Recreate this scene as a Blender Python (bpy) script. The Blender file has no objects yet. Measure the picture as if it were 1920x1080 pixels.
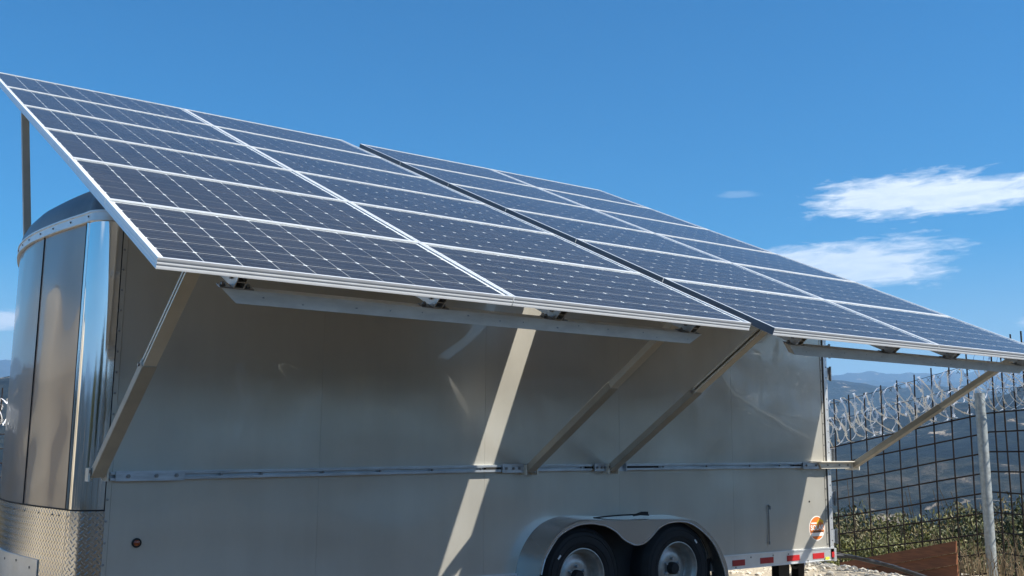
import bpy, math, random
import numpy as np
from mathutils import Vector, Matrix
random.seed(7); rng = np.random.default_rng(7)
scn = bpy.context.scene
col = scn.collection
R = math.radians
V = Vector

# ------------------------------------------------------------------ camera
F_PX, YAW, PIT, ROL = 1857.13, 0.60467, 0.154113, 0.008179
CAM = V((-1.3118, -5.7591, 1.6020))
fw = V((math.sin(YAW)*math.cos(PIT), math.cos(YAW)*math.cos(PIT), math.sin(PIT)))
rt = V((math.cos(YAW), -math.sin(YAW), 0)); up = rt.cross(fw)
rt, up = math.cos(ROL)*rt + math.sin(ROL)*up, -math.sin(ROL)*rt + math.cos(ROL)*up
cam = bpy.data.cameras.new('camera'); cam_o = bpy.data.objects.new('camera', cam); col.objects.link(cam_o)
M = Matrix((rt, up, -fw)).transposed().to_4x4(); M.translation = CAM
cam_o.matrix_world = M
cam.sensor_width = 36; cam.lens = F_PX/1920*36; cam.clip_start = .05; cam.clip_end = 40000
scn.camera = cam_o

# ------------------------------------------------------------------ world, sun, exposure
SUN = V((.66, -1, 1.3)).normalized()           # towards the sun
w = bpy.data.worlds.new('World'); scn.world = w; w.use_nodes = True
nt = w.node_tree; nt.nodes.clear()
def N(nt, typ, **kw):
    n = nt.nodes.new(typ)
    for k, v in kw.items():
        if k.startswith('i_'):
            key = k[2:]
            n.inputs[int(key) if key.isdigit() else key.replace('_', ' ')].default_value = v
        else: setattr(n, k, v)
    return n
def L(nt, a, b): nt.links.new(a, b)
def MA(nt, op, a, b=None, c=None, clamp=False):
    n = nt.nodes.new('ShaderNodeMath'); n.operation = op; n.use_clamp = clamp
    for i, x in enumerate((a, b, c)):
        if x is None: continue
        if isinstance(x, (int, float)): n.inputs[i].default_value = x
        else: nt.links.new(x, n.inputs[i])
    return n.outputs[0]
sky = N(nt, 'ShaderNodeTexSky', sky_type='NISHITA', sun_disc=False, sun_elevation=math.asin(SUN.z),
        sun_rotation=math.atan2(SUN.x, SUN.y), altitude=600, air_density=1.1, dust_density=1.7, ozone_density=2.5)
hsv = N(nt, 'ShaderNodeHueSaturation', i_Saturation=1.85, i_Value=1.0); L(nt, sky.outputs[0], hsv.inputs['Color'])
tc = N(nt, 'ShaderNodeTexCoord'); sep = N(nt, 'ShaderNodeSeparateXYZ'); L(nt, tc.outputs['Generated'], sep.inputs[0])
az = MA(nt, 'MULTIPLY', MA(nt, 'ARCTAN2', sep.outputs[0], sep.outputs[1]), 57.2958)
el = MA(nt, 'MULTIPLY', MA(nt, 'ARCSINE', sep.outputs[2]), 57.2958)
cmb = N(nt, 'ShaderNodeCombineXYZ'); L(nt, MA(nt, 'MULTIPLY', az, .16), cmb.inputs[0]); L(nt, MA(nt, 'ADD', MA(nt, 'MULTIPLY', el, .75), MA(nt, 'MULTIPLY', az, -.02)), cmb.inputs[1])
n1 = N(nt, 'ShaderNodeTexNoise', i_Scale=1.0, i_Detail=7.0, i_Roughness=.58); L(nt, cmb.outputs[0], n1.inputs['Vector'])
n2 = N(nt, 'ShaderNodeTexNoise', i_Scale=3.4, i_Detail=6.0, i_Roughness=.62, i_Distortion=.6); L(nt, cmb.outputs[0], n2.inputs['Vector'])
nz1 = MA(nt, 'SUBTRACT', n1.outputs['Fac'], .5); nz2 = MA(nt, 'SUBTRACT', n2.outputs['Fac'], .5)
dens = None
#            az    el    w_left w_right h_up h_dn strength
for a0, e0, wl, wr, hu, hd, s in ((56.9, 13.15, 5.6, 9.0, 1.35, 1.05, 1.0), (53.2, 10.1, 6.0, 6.2, 1.15, 1.7, .92),
                                  (47.7, 13.9, 1.0, 1.3, .24, .13, .16), (4.2, 5.95, 7.0, 7.0, .75, .55, 1.0), (63.6, 6.3, 1.6, 4.0, .5, .35, .7),
                                  (-40, 16, 12, 10, 2, 2, .8), (118, 13, 10, 12, 2, 2, .8), (-120, 12, 14, 11, 2, 1.5, .8)):
    da = MA(nt, 'SUBTRACT', az, a0); de = MA(nt, 'SUBTRACT', el, e0)
    side = MA(nt, 'GREATER_THAN', da, 0.0); sidee = MA(nt, 'GREATER_THAN', de, 0.0)
    wd = MA(nt, 'ADD', wl, MA(nt, 'MULTIPLY', side, wr-wl)); hd_ = MA(nt, 'ADD', hd, MA(nt, 'MULTIPLY', sidee, hu-hd))
    x = MA(nt, 'POWER', MA(nt, 'ABSOLUTE', MA(nt, 'DIVIDE', da, wd)), 2.0)
    y = MA(nt, 'POWER', MA(nt, 'ABSOLUTE', MA(nt, 'DIVIDE', de, hd_)), 2.0)
    d = MA(nt, 'SUBTRACT', 1.0, MA(nt, 'SQRT', MA(nt, 'ADD', x, y)))
    d = MA(nt, 'ADD', d, MA(nt, 'ADD', MA(nt, 'MULTIPLY', nz1, 1.7), MA(nt, 'MULTIPLY', nz2, .95)))
    m = MA(nt, 'MULTIPLY', MA(nt, 'MULTIPLY', MA(nt, 'SUBTRACT', d, -.06), 2.1, clamp=True), s)
    dens = m if dens is None else MA(nt, 'MAXIMUM', dens, m)
dens = MA(nt, 'MULTIPLY', dens, MA(nt, 'ADD', .86, MA(nt, 'MULTIPLY', nz2, .7)), clamp=True)
mix = N(nt, 'ShaderNodeMixRGB'); L(nt, dens, mix.inputs[0]); L(nt, hsv.outputs[0], mix.inputs[1]); mix.inputs[2].default_value = (8.6, 9.0, 9.3, 1)
bg = N(nt, 'ShaderNodeBackground', i_Strength=.079); L(nt, mix.outputs[0], bg.inputs[0])
wo = N(nt, 'ShaderNodeOutputWorld'); L(nt, bg.outputs[0], wo.inputs[0])
sl = bpy.data.lights.new('sun', 'SUN'); sl.energy = 5.0; sl.angle = R(.53); sl.color = (1, .955, .86)
so = bpy.data.objects.new('sun', sl); col.objects.link(so); so.rotation_euler = SUN.to_track_quat('Z', 'Y').to_euler()
scn.view_settings.view_transform = 'Standard'; scn.view_settings.look = 'None'; scn.view_settings.exposure = 0.76
scn.view_settings.gamma = 1; scn.view_settings.use_curve_mapping = False
scn.cycles.max_bounces = 8; scn.cycles.transparent_max_bounces = 24; scn.cycles.volume_bounces = 1
scn.cycles.use_denoising = True; scn.cycles.caustics_reflective = True; scn.cycles.blur_glossy = .3
scn.cycles.sample_clamp_indirect = 6

# ------------------------------------------------------------------ materials
def mat(name): 
    m = bpy.data.materials.new(name); m.use_nodes = True
    return m, m.node_tree, m.node_tree.nodes['Principled BSDF']
def ramp(nt, fac, stops):
    r = N(nt, 'ShaderNodeValToRGB'); L(nt, fac, r.inputs[0]); e = r.color_ramp.elements
    e[0].position, e[0].color = stops[0][0], (*stops[0][1], 1); e[1].position, e[1].color = stops[-1][0], (*stops[-1][1], 1)
    for p, c in stops[1:-1]: q = e.new(p); q.color = (*c, 1)
    return r.outputs[0]
def noise(nt, scale, detail=4, rough=.55, coord='Object', dist=0, stretch=None):
    t = N(nt, 'ShaderNodeTexCoord'); n = N(nt, 'ShaderNodeTexNoise', i_Scale=scale, i_Detail=float(detail), i_Roughness=rough, i_Distortion=float(dist))
    src = t.outputs[coord]
    if stretch:
        mp = N(nt, 'ShaderNodeMapping'); mp.inputs['Scale'].default_value = stretch; L(nt, src, mp.inputs[0]); src = mp.outputs[0]
    L(nt, src, n.inputs['Vector']); return n.outputs['Fac']
def simple(name, c, rough=.5, metal=0., var=.12, scale=6., bump=0., bscale=60., coat=0., bdist=.002, stretch=None, spec=.5):
    m, nt, p = mat(name)
    n = noise(nt, scale, 5, .6, stretch=stretch)
    lo = tuple(x*(1-var) for x in c); hi = tuple(min(1, x*(1+var)) for x in c)
    L(nt, ramp(nt, n, [(.3, lo), (.7, hi)]), p.inputs['Base Color'])
    L(nt, MA(nt, 'ADD', rough-.06, MA(nt, 'MULTIPLY', n, .12)), p.inputs['Roughness'])
    p.inputs['Metallic'].default_value = metal; p.inputs['Coat Weight'].default_value = coat; p.inputs['Coat Roughness'].default_value = .06
    p.inputs['Specular IOR Level'].default_value = spec
    if bump:
        b = N(nt, 'ShaderNodeBump', i_Strength=bump, i_Distance=bdist); L(nt, noise(nt, bscale, 4, .6), b.inputs['Height']); L(nt, b.outputs[0], p.inputs['Normal'])
    return m
def paint_mat(name, c, wav=.0042, coat=1.0, rough=.34, metal=.46):
    m, nt, p = mat(name)
    t = N(nt, 'ShaderNodeTexCoord')
    n = N(nt, 'ShaderNodeTexNoise', i_Scale=1.7, i_Detail=.8, i_Roughness=.4); L(nt, t.outputs['Object'], n.inputs['Vector'])
    b = N(nt, 'ShaderNodeBump', i_Strength=1.0, i_Distance=wav*6); L(nt, n.outputs['Fac'], b.inputs['Height'])
    L(nt, b.outputs[0], p.inputs['Coat Normal']); 
    b2 = N(nt, 'ShaderNodeBump', i_Strength=.25, i_Distance=.0004); L(nt, noise(nt, 240, 3), b2.inputs['Height']); L(nt, b.outputs[0], b2.inputs['Normal'])
    L(nt, b2.outputs[0], p.inputs['Normal'])
    g = noise(nt, 2.2, 6, .62)
    st = noise(nt, 3.0, 5, .6, stretch=(1.5, 1, .22))
    f = MA(nt, 'ADD', MA(nt, 'MULTIPLY', g, .5), MA(nt, 'MULTIPLY', st, .5))
    L(nt, ramp(nt, f, [(.3, tuple(x*.89 for x in c)), (.7, tuple(x*1.07 for x in c))]), p.inputs['Base Color'])
    p.inputs['Metallic'].default_value = metal; p.inputs['Roughness'].default_value = rough
    p.inputs['Coat Weight'].default_value = coat; L(nt, MA(nt, 'ADD', .004, MA(nt, 'MULTIPLY', g, .03)), p.inputs['Coat Roughness'])
    return m
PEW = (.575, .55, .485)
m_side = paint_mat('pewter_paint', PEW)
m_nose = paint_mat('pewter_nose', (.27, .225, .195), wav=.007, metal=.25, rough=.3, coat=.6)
m_fender = paint_mat('fender_paint', (.50, .49, .46), wav=.0008, rough=.27, metal=.7)
m_alu = simple('aluminium', (.72, .73, .73), .42, .75, .06, 9)
m_frame = simple('anodised_frame', (.86, .87, .87), .38, .35, .04, 12)
m_rail = simple('rail_steel', (.50, .54, .58), .38, .7, .22, 14, stretch=(.5, 1, 3))
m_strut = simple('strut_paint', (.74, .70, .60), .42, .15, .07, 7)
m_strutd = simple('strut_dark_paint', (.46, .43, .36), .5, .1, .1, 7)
m_beam = simple('beam_paint', (.82, .78, .70), .5, 0, .14, 9, stretch=(.6, 2, 2))
m_black = simple('black_rubber', (.014, .014, .015), .75, 0, .25, 30, .4, 120)
m_dark = simple('dark_gap', (.012, .011, .010), .7)
m_bolt = simple('bolt_steel', (.30, .30, .30), .35, .9, .2, 50)
m_rim = simple('rim_silver', (.42, .41, .38), .42, .7, .22, 18)
m_rust = simple('rusty_rebar', (.016, .009, .007), .85, .2, .55, 35, .8, 160)
m_galv = simple('galvanised_pipe', (.47, .50, .49), .5, .55, .22, 28, .2, 70, bdist=.001)
m_razor = simple('razor_steel', (.93, .93, .92), .32, .2, .06, 20)
m_wood = simple('brown_board', (.21, .078, .032), .62, 0, .3, 7, .5, 30, stretch=(8, .7, 8))
m_conc = simple('bank_concrete', (.50, .45, .36), .9, 0, .35, 3, 1.0, 9, bdist=.05)
m_stone = simple('pale_stone', (.56, .51, .42), .9, 0, .25, 4, .8, 20, bdist=.01)
m_red = simple('red_reflector', (.46, .022, .026), .3, 0, .1, 30, coat=.5)
m_white = simple('white_tape', (.78, .78, .77), .35, 0, .06, 20)
m_yellow = simple('yellow_label', (.62, .62, .06), .5)
m_orange = simple('orange_vinyl', (.72, .19, .035), .4, 0, .08, 30)
m_sunyel = simple('yellow_vinyl', (.85, .52, .04), .4)
m_amber = simple('amber_lens', (.30, .06, .015), .25, 0, .1, 30, coat=.6)
m_roof = simple('roof_grey', (.16, .17, .18), .42, .35, .3, 3)
m_tank = simple('tank_plastic', (.50, .44, .34), .5, 0, .08, 2)
m_bark = simple('bark', (.10, .075, .05), .9, 0, .3, 9, .6, 30)
m_dry = simple('dry_stalk', (.25, .18, .10), .8, 0, .35, 5)
m_text = simple('white_vinyl', (.86, .84, .78), .4, 0, .03, 9)
m_hose = simple('hose', (.05, .05, .052), .45, 0, .3, 20)
def chrome():
    m, nt, p = mat('polished_stainless')
    p.inputs['Base Color'].default_value = (.80, .80, .79, 1); p.inputs['Metallic'].default_value = 1
    n = noise(nt, 2.6, 3, .5, stretch=(1, 1, .45)); L(nt, MA(nt, 'ADD', .05, MA(nt, 'MULTIPLY', n, .06)), p.inputs['Roughness'])
    b = N(nt, 'ShaderNodeBump', i_Strength=1.0, i_Distance=.004); L(nt, n, b.inputs['Height']); L(nt, b.outputs[0], p.inputs['Normal'])
    return m
m_chrome = chrome()
def diamond():
    m, nt, p = mat('diamond_plate')
    p.inputs['Base Color'].default_value = (.66, .64, .60, 1); p.inputs['Metallic'].default_value = 1; p.inputs['Roughness'].default_value = .17
    uv = N(nt, 'ShaderNodeUVMap'); s = N(nt, 'ShaderNodeSeparateXYZ'); L(nt, uv.outputs[0], s.inputs[0])
    S = 28.0
    # two interleaved lozenge grids, alternating +-45 degree bars
    def bars(ox, oy, sg):
        fx = MA(nt, 'SUBTRACT', MA(nt, 'FRACT', MA(nt, 'ADD', MA(nt, 'MULTIPLY', s.outputs[0], S), ox)), .5)
        fy = MA(nt, 'SUBTRACT', MA(nt, 'FRACT', MA(nt, 'ADD', MA(nt, 'MULTIPLY', s.outputs[1], S), oy)), .5)
        a = MA(nt, 'ADD', fx, MA(nt, 'MULTIPLY', fy, sg)); b = MA(nt, 'SUBTRACT', fx, MA(nt, 'MULTIPLY', fy, sg))
        d = MA(nt, 'ADD', MA(nt, 'POWER', MA(nt, 'DIVIDE', a, .52), 2.0), MA(nt, 'POWER', MA(nt, 'DIVIDE', b, .15), 2.0))
        return MA(nt, 'SUBTRACT', 1.0, d, clamp=True)
    h = MA(nt, 'MAXIMUM', bars(0, 0, 1.0), bars(.5, .5, -1.0))
    b = N(nt, 'ShaderNodeBump', i_Strength=1.0, i_Distance=.007); L(nt, h, b.inputs['Height']); L(nt, b.outputs[0], p.inputs['Normal'])
    return m
m_diam = diamond()
def cellmat():
    m, nt, p = mat('silicon_cell')
    t = N(nt, 'ShaderNodeTexCoord'); s = N(nt, 'ShaderNodeSeparateXYZ'); L(nt, t.outputs['Object'], s.inputs[0])
    y = MA(nt, 'ADD', MA(nt, 'DIVIDE', s.outputs[1], .052), .5)
    bus = MA(nt, 'LESS_THAN', MA(nt, 'ABSOLUTE', MA(nt, 'SUBTRACT', MA(nt, 'FRACT', y), .5)), .017)
    oi = N(nt, 'ShaderNodeObjectInfo')
    n = noise(nt, 9, 3, coord='Object')
    f = MA(nt, 'ADD', MA(nt, 'MULTIPLY', oi.outputs['Random'], .6), MA(nt, 'MULTIPLY', n, .4))
    c = ramp(nt, f, [(.1, (.008, .009, .015)), (.9, (.015, .016, .024))])
    mx = N(nt, 'ShaderNodeMixRGB'); L(nt, bus, mx.inputs[0]); L(nt, c, mx.inputs[1]); mx.inputs[2].default_value = (.22, .235, .27, 1)
    L(nt, mx.outputs[0], p.inputs['Base Color']); p.inputs['Roughness'].default_value = .42; p.inputs['Specular IOR Level'].default_value = .35
    return m
m_cell = cellmat()
m_back = simple('white_backsheet', (.80, .81, .82), .55, 0, .02, 5)
def glassmat():
    m, nt, p = mat('solar_glass'); nt.nodes.remove(p); out = nt.nodes['Material Output']
    tr = N(nt, 'ShaderNodeBsdfTransparent'); tr.inputs[0].default_value = (.96, .97, .97, 1)
    gl = N(nt, 'ShaderNodeBsdfGlossy', i_Roughness=.12); gl.inputs[0].default_value = (1, 1, 1, 1)
    du = N(nt, 'ShaderNodeBsdfDiffuse'); du.inputs[0].default_value = (.55, .5, .43, 1)
    fr = N(nt, 'ShaderNodeFresnel', i_IOR=1.24)
    a = N(nt, 'ShaderNodeMixShader'); ge = N(nt, 'ShaderNodeNewGeometry'); L(nt, MA(nt, 'MULTIPLY', MA(nt, 'MULTIPLY', MA(nt, 'POWER', fr.outputs[0], 1.85), 1.3, clamp=True), MA(nt, 'SUBTRACT', 1.0, ge.outputs['Backfacing'])), a.inputs[0]); L(nt, tr.outputs[0], a.inputs[1]); L(nt, gl.outputs[0], a.inputs[2])
    b = N(nt, 'ShaderNodeMixShader'); dn = noise(nt, 2.5, 6, .65)
    L(nt, MA(nt, 'MULTIPLY', MA(nt, 'MULTIPLY', dn, .06), MA(nt, 'SUBTRACT', 1.0, ge.outputs['Backfacing'])), b.inputs[0]); L(nt, a.outputs[0], b.inputs[1]); L(nt, du.outputs[0], b.inputs[2]); L(nt, b.outputs[0], out.inputs[0])
    return m
m_glass = glassmat()
def leafmat(name, a, b):
    m, nt, p = mat(name); n = noise(nt, 2.2, 3, .6); n2 = noise(nt, 28, 2)
    f = MA(nt, 'ADD', MA(nt, 'MULTIPLY', n, .6), MA(nt, 'MULTIPLY', n2, .4))
    L(nt, ramp(nt, f, [(.32, a), (.62, b)]), p.inputs['Base Color']); p.inputs['Roughness'].default_value = .6
    p.inputs['Subsurface Weight'].default_value = 0
    return m
m_leaf = leafmat('sage_leaf', (.040, .050, .012), (.18, .175, .042)); m_leaf2 = leafmat('dark_leaf', (.022, .030, .010), (.095, .105, .030)); m_leaf3 = leafmat('brown_leaf', (.06, .05, .020), (.19, .15, .055))
def groundmat():
    m, nt, p = mat('terrain')
    t = N(nt, 'ShaderNodeTexCoord'); g = N(nt, 'ShaderNodeSeparateXYZ'); L(nt, t.outputs['Object'], g.inputs[0])
    r = MA(nt, 'SQRT', MA(nt, 'ADD', MA(nt, 'POWER', g.outputs[0], 2.0), MA(nt, 'POWER', g.outputs[1], 2.0)))
    # lot: pale gravel
    gn = noise(nt, 9, 8, .7); gn2 = noise(nt, .5, 4)
    gf = MA(nt, 'ADD', MA(nt, 'MULTIPLY', gn, .65), MA(nt, 'MULTIPLY', gn2, .35))
    pale = ramp(nt, gf, [(.3, (.30, .25, .18)), (.5, (.44, .38, .29)), (.7, (.56, .50, .40))])
    dirt = ramp(nt, gf, [(.3, (.020, .016, .011)), (.5, (.036, .029, .020)), (.7, (.058, .046, .032))])
    pm = MA(nt, 'MULTIPLY', MA(nt, 'ADD', MA(nt, 'ADD', g.outputs[1], MA(nt, 'MULTIPLY', MA(nt, 'ABSOLUTE', MA(nt, 'SUBTRACT', g.outputs[0], 2.6)), .28)), MA(nt, 'MULTIPLY', MA(nt, 'SUBTRACT', gn2, .5), 2.0)), 1.5, clamp=True)
    gm = N(nt, 'ShaderNodeMixRGB'); L(nt, pm, gm.inputs[0]); L(nt, dirt, gm.inputs[1]); L(nt, pale, gm.inputs[2]); gcol = gm.outputs[0]
    # hills: chaparral, soil, rock
    v1 = noise(nt, .0036, 9, .62); v2 = noise(nt, .05, 9, .72); v3 = noise(nt, .017, 10, .68, dist=.4)
    veg = ramp(nt, MA(nt, 'ADD', MA(nt, 'MULTIPLY', v1, .4), MA(nt, 'MULTIPLY', v2, .6)), [(.40, (.004, .006, .007)), (.50, (.015, .020, .016)), (.57, (.045, .046, .032)), (.64, (.12, .10, .07))])
    rock = ramp(nt, v2, [(.3, (.26, .19, .12)), (.7, (.62, .50, .36))])
    rm = MA(nt, 'MULTIPLY', MA(nt, 'SUBTRACT', MA(nt, 'ADD', v3, MA(nt, 'MULTIPLY', v2, .35)), .795), 20.0, clamp=True)
    mx = N(nt, 'ShaderNodeMixRGB'); L(nt, rm, mx.inputs[0]); L(nt, veg, mx.inputs[1]); L(nt, rock, mx.inputs[2])
    # dirt roads: thin contour lines of a broad noise
    rn = noise(nt, .0026, 3, .5)
    rd = MA(nt, 'LESS_THAN', MA(nt, 'ABSOLUTE', MA(nt, 'SUBTRACT', MA(nt, 'FRACT', MA(nt, 'MULTIPLY', rn, 6.0)), .5)), .009)
    rd = MA(nt, 'MULTIPLY', rd, MA(nt, 'GREATER_THAN', v1, .50))
    mr = N(nt, 'ShaderNodeMixRGB'); L(nt, MA(nt, 'MULTIPLY', rd, .6), mr.inputs[0]); L(nt, mx.outputs[0], mr.inputs[1]); mr.inputs[2].default_value = (.40, .33, .24, 1)
    lot = MA(nt, 'MULTIPLY', MA(nt, 'SUBTRACT', MA(nt, 'ADD', r, MA(nt, 'MULTIPLY', gn2, 5.0)), 14.0), .5, clamp=True)
    fn = N(nt, 'ShaderNodeMixRGB'); L(nt, lot, fn.inputs[0]); L(nt, gcol, fn.inputs[1]); L(nt, mr.outputs[0], fn.inputs[2])
    L(nt, fn.outputs[0], p.inputs['Base Color']); p.inputs['Roughness'].default_value = .95; p.inputs['Specular IOR Level'].default_value = .1
    b1 = N(nt, 'ShaderNodeBump', i_Strength=1.0, i_Distance=.03); L(nt, noise(nt, 14, 6, .7), b1.inputs['Height'])
    b2 = N(nt, 'ShaderNodeBump', i_Strength=1.0, i_Distance=14.0); L(nt, v2, b2.inputs['Height']); L(nt, b1.outputs[0], b2.inputs['Normal'])
    b3 = N(nt, 'ShaderNodeMixRGB'); L(nt, lot, b3.inputs[0]); L(nt, b1.outputs[0], b3.inputs[1]); L(nt, b2.outputs[0], b3.inputs[2])
    L(nt, b3.outputs[0], p.inputs['Normal'])
    return m
m_ground = groundmat()

# ------------------------------------------------------------------ mesh helpers
class MB:
    def __init__(s): s.v = []; s.f = []; s.sm = []
    def add(s, vs, fs, smooth=False):
        o = len(s.v); s.v += [tuple(x) for x in vs]; s.f += [tuple(o+i for i in f) for f in fs]; s.sm += [smooth]*len(fs); return s
    def box(s, c, d, rot=None):
        c = V(c); h = [x/2 for x in d]
        vs = [V((x*h[0], y*h[1], z*h[2])) for x in (-1, 1) for y in (-1, 1) for z in (-1, 1)]
        if rot is not None: vs = [rot @ v for v in vs]
        return s.add([v+c for v in vs], [(0, 1, 3, 2), (4, 6, 7, 5), (0, 4, 5, 1), (2, 3, 7, 6), (0, 2, 6, 4), (1, 5, 7, 3)])
    def b2(s, x0, x1, y0, y1, z0, z1): return s.box(((x0+x1)/2, (y0+y1)/2, (z0+z1)/2), (x1-x0, y1-y0, z1-z0))
    def sweep(s, p0, p1, prof, side):      # closed profile [(a, b)] : a along side, b along normal
        p0, p1 = V(p0), V(p1); d = (p1-p0).normalized(); a = V(side); a = (a-d*a.dot(d)).normalized(); b = d.cross(a)
        n = len(prof); vs = [p0+a*x+b*y for x, y in prof]+[p1+a*x+b*y for x, y in prof]
        return s.add(vs, [(i, (i+1) % n, n+(i+1) % n, n+i) for i in range(n)]+[tuple(range(n))[::-1], tuple(range(n, 2*n))])
    def bar(s, p0, p1, w_, h_, side=(1, 0, 0)): return s.sweep(p0, p1, [(-w_/2, -h_/2), (w_/2, -h_/2), (w_/2, h_/2), (-w_/2, h_/2)], side)
    def tube(s, pts, r, n=8, cap=True):
        pts = [V(p) for p in pts]; rs = r if isinstance(r, (list, tuple)) else [r]*len(pts); vs = []
        for i, p in enumerate(pts):
            d = (pts[min(i+1, len(pts)-1)]-pts[max(i-1, 0)]).normalized(); a = d.cross(V((.3, .2, 1)) if abs(d.z) < .9 else V((1, .1, 0))).normalized(); b = d.cross(a)
            vs += [p+(a*math.cos(2*math.pi*k/n)+b*math.sin(2*math.pi*k/n))*rs[i] for k in range(n)]
        m = len(pts); fs = [(i*n+k, i*n+(k+1) % n, (i+1)*n+(k+1) % n, (i+1)*n+k) for i in range(m-1) for k in range(n)]
        s.add(vs, fs, True)
        if cap: s.add(vs[:n], [tuple(range(n))[::-1]]); s.add(vs[-n:], [tuple(range(n))])
        return s
    def lathe(s, c, prof, n=48, axis='y'):     # prof [(radius, along)]
        c = V(c); vs = []
        for r_, t in prof:
            for k in range(n):
                a = 2*math.pi*k/n; x, z = r_*math.cos(a), r_*math.sin(a)
                vs.append(c+(V((x, t, z)) if axis == 'y' else V((x, z, t))))
        return s.add(vs, [(i*n+k, i*n+(k+1) % n, (i+1)*n+(k+1) % n, (i+1)*n+k) for i in range(len(prof)-1) for k in range(n)], True)
    def cyl(s, c, r_, d0, d1, n=16, axis='y'): return s.lathe(c, [(1e-4, d0), (r_, d0), (r_, d1), (1e-4, d1)], n, axis)
    def mesh(s, name, m):
        me = bpy.data.meshes.new(name); me.from_pydata(s.v, [], s.f); me.polygons.foreach_set('use_smooth', s.sm); me.materials.append(m); me.update()
        if any(s.sm) and not all(s.sm) or True:
            try: me.set_sharp_from_angle(angle=R(38))
            except Exception: pass
        return me
    def obj(s, name, m, parent=None, **kw): return mk(name, s.mesh(name, m), parent, **kw)
def mk(name, data, parent=None, label=None, cat=None, group=None, kind=None):
    o = bpy.data.objects.new(name, data); col.objects.link(o)
    if parent is not None: o.parent = parent
    if label: o['label'] = label
    if cat: o['category'] = cat
    if group: o['group'] = group
    if kind: o['kind'] = kind
    return o
def thing(name, label, cat, loc=(0, 0, 0), group=None):
    o = mk(name, None, None, label, cat, group); o.location = loc; o.empty_display_size = .2; return o
def B(): return MB()
def bevel(o, wd=.003, seg=1):
    md = o.modifiers.new('bevel', 'BEVEL'); md.width = wd; md.segments = seg; md.limit_method = 'ANGLE'; return o
# children are written in world coordinates and shifted into the parent's frame
def P(mb, name, m, parent, **kw):
    o = mb.obj(name, m, parent, **kw); acc = V((0, 0, 0)); q = parent
    while q is not None: acc += q.location; q = q.parent
    o.location = -acc; return o

# ------------------------------------------------------------------ terrain
def hash2(ix, iy, s):
    n = (ix*374761393 + iy*668265263 + s*974634777) & 0xffffffff
    n = ((n ^ (n >> 13))*1274126177) & 0xffffffff
    return ((n ^ (n >> 16)) & 0xffff)/65535.0
def vnoise(x, y, s):
    ix = np.floor(x).astype(np.int64); iy = np.floor(y).astype(np.int64); fx = x-ix; fy = y-iy
    fx = fx*fx*fx*(fx*(fx*6-15)+10); fy = fy*fy*fy*(fy*(fy*6-15)+10)
    a, b, c, d = hash2(ix, iy, s), hash2(ix+1, iy, s), hash2(ix, iy+1, s), hash2(ix+1, iy+1, s)
    return (a*(1-fx)+b*fx)*(1-fy)+(c*(1-fx)+d*fx)*fy*1.0
def sstep(x, a, b): t = np.clip((x-a)/(b-a), 0, 1); return t*t*(3-2*t)
def ground_z(x, y):
    x = np.asarray(x, float); y = np.asarray(y, float); r = np.hypot(x, y)
    z = .31+0*x
    z = z-.2*np.maximum(0, y-.45-1.5*(1-sstep(x, 7.3, 7.9)))*sstep(x, 5.2, 7.2)*(1-sstep(r, 20, 40))           # falls away behind the trailer's tail
    z = z-.16*np.maximum(0, x-8.6)*(1-sstep(r, 20, 40))*sstep(y, -8, -2)
    z = z-.12*np.maximum(0, y-6)*(1-sstep(r, 20, 40))*(1-sstep(x, 5.2, 7.2))
    z = z+.13*np.exp(-((x-6.95)/.55)**2-((y-.75)/1.1)**2)                            # gravel hump beside the boards
    lr = np.log(np.maximum(r, 1.0))
    kr = np.log([1, 14, 40, 120, 250, 420, 650, 900, 1180, 1550, 2000, 2700, 3500, 4600, 6300, 8600])
    kz = [0, 0, -4.5, -24, -54, -62, -34, 10, 42, 0, 40, 112, 40, 150, 385, 180]
    z = z+np.interp(lr, kr, kz)
    for i, (lam, k) in enumerate(((2300, .05), (1050, .06), (480, .10), (230, .12), (105, .14), (50, .12), (24, .10), (11, .07))):
        n = vnoise(x/lam+17.3*i, y/lam+9.1*i, i+3)
        n = 1-np.abs(2*n-1) if i < 7 else n
        z = z+(n-.55)*k*lam*sstep(r, lam*.55, lam*2.2)
    return z+(vnoise(x*1.3, y*1.3, 40)-.5)*.03
azs = np.unique(np.round(np.concatenate([np.arange(-180, 180, 3.0), np.arange(2, 70, .2)]), 3))
rr = np.concatenate([np.linspace(.6, 16, 54), np.exp(np.linspace(math.log(16.5), math.log(8800), 340))])
AZ, RR = np.meshgrid(np.radians(azs), rr)
X = RR*np.sin(AZ); Y = RR*np.cos(AZ); Z = ground_z(X, Y)
na, nr = len(azs), len(rr)
vv = np.stack([X, Y, Z], -1).reshape(-1, 3)
vv = np.vstack([vv, [[0, 0, .31]]])
idx = np.arange(nr*na).reshape(nr, na); nxt = np.roll(idx, -1, 1)
quads = np.stack([idx[:-1], idx[1:], nxt[1:], nxt[:-1]], -1).reshape(-1, 4)
fs = [tuple(q) for q in quads.tolist()]+[(nr*na, int(idx[0, k]), int(nxt[0, k])) for k in range(na)]
me = bpy.data.meshes.new('ground'); me.from_pydata(vv.tolist(), [], fs); me.materials.append(m_ground)
me.polygons.foreach_set('use_smooth', [True]*len(fs)); me.update()
mk('ground', me, kind='structure')

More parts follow.
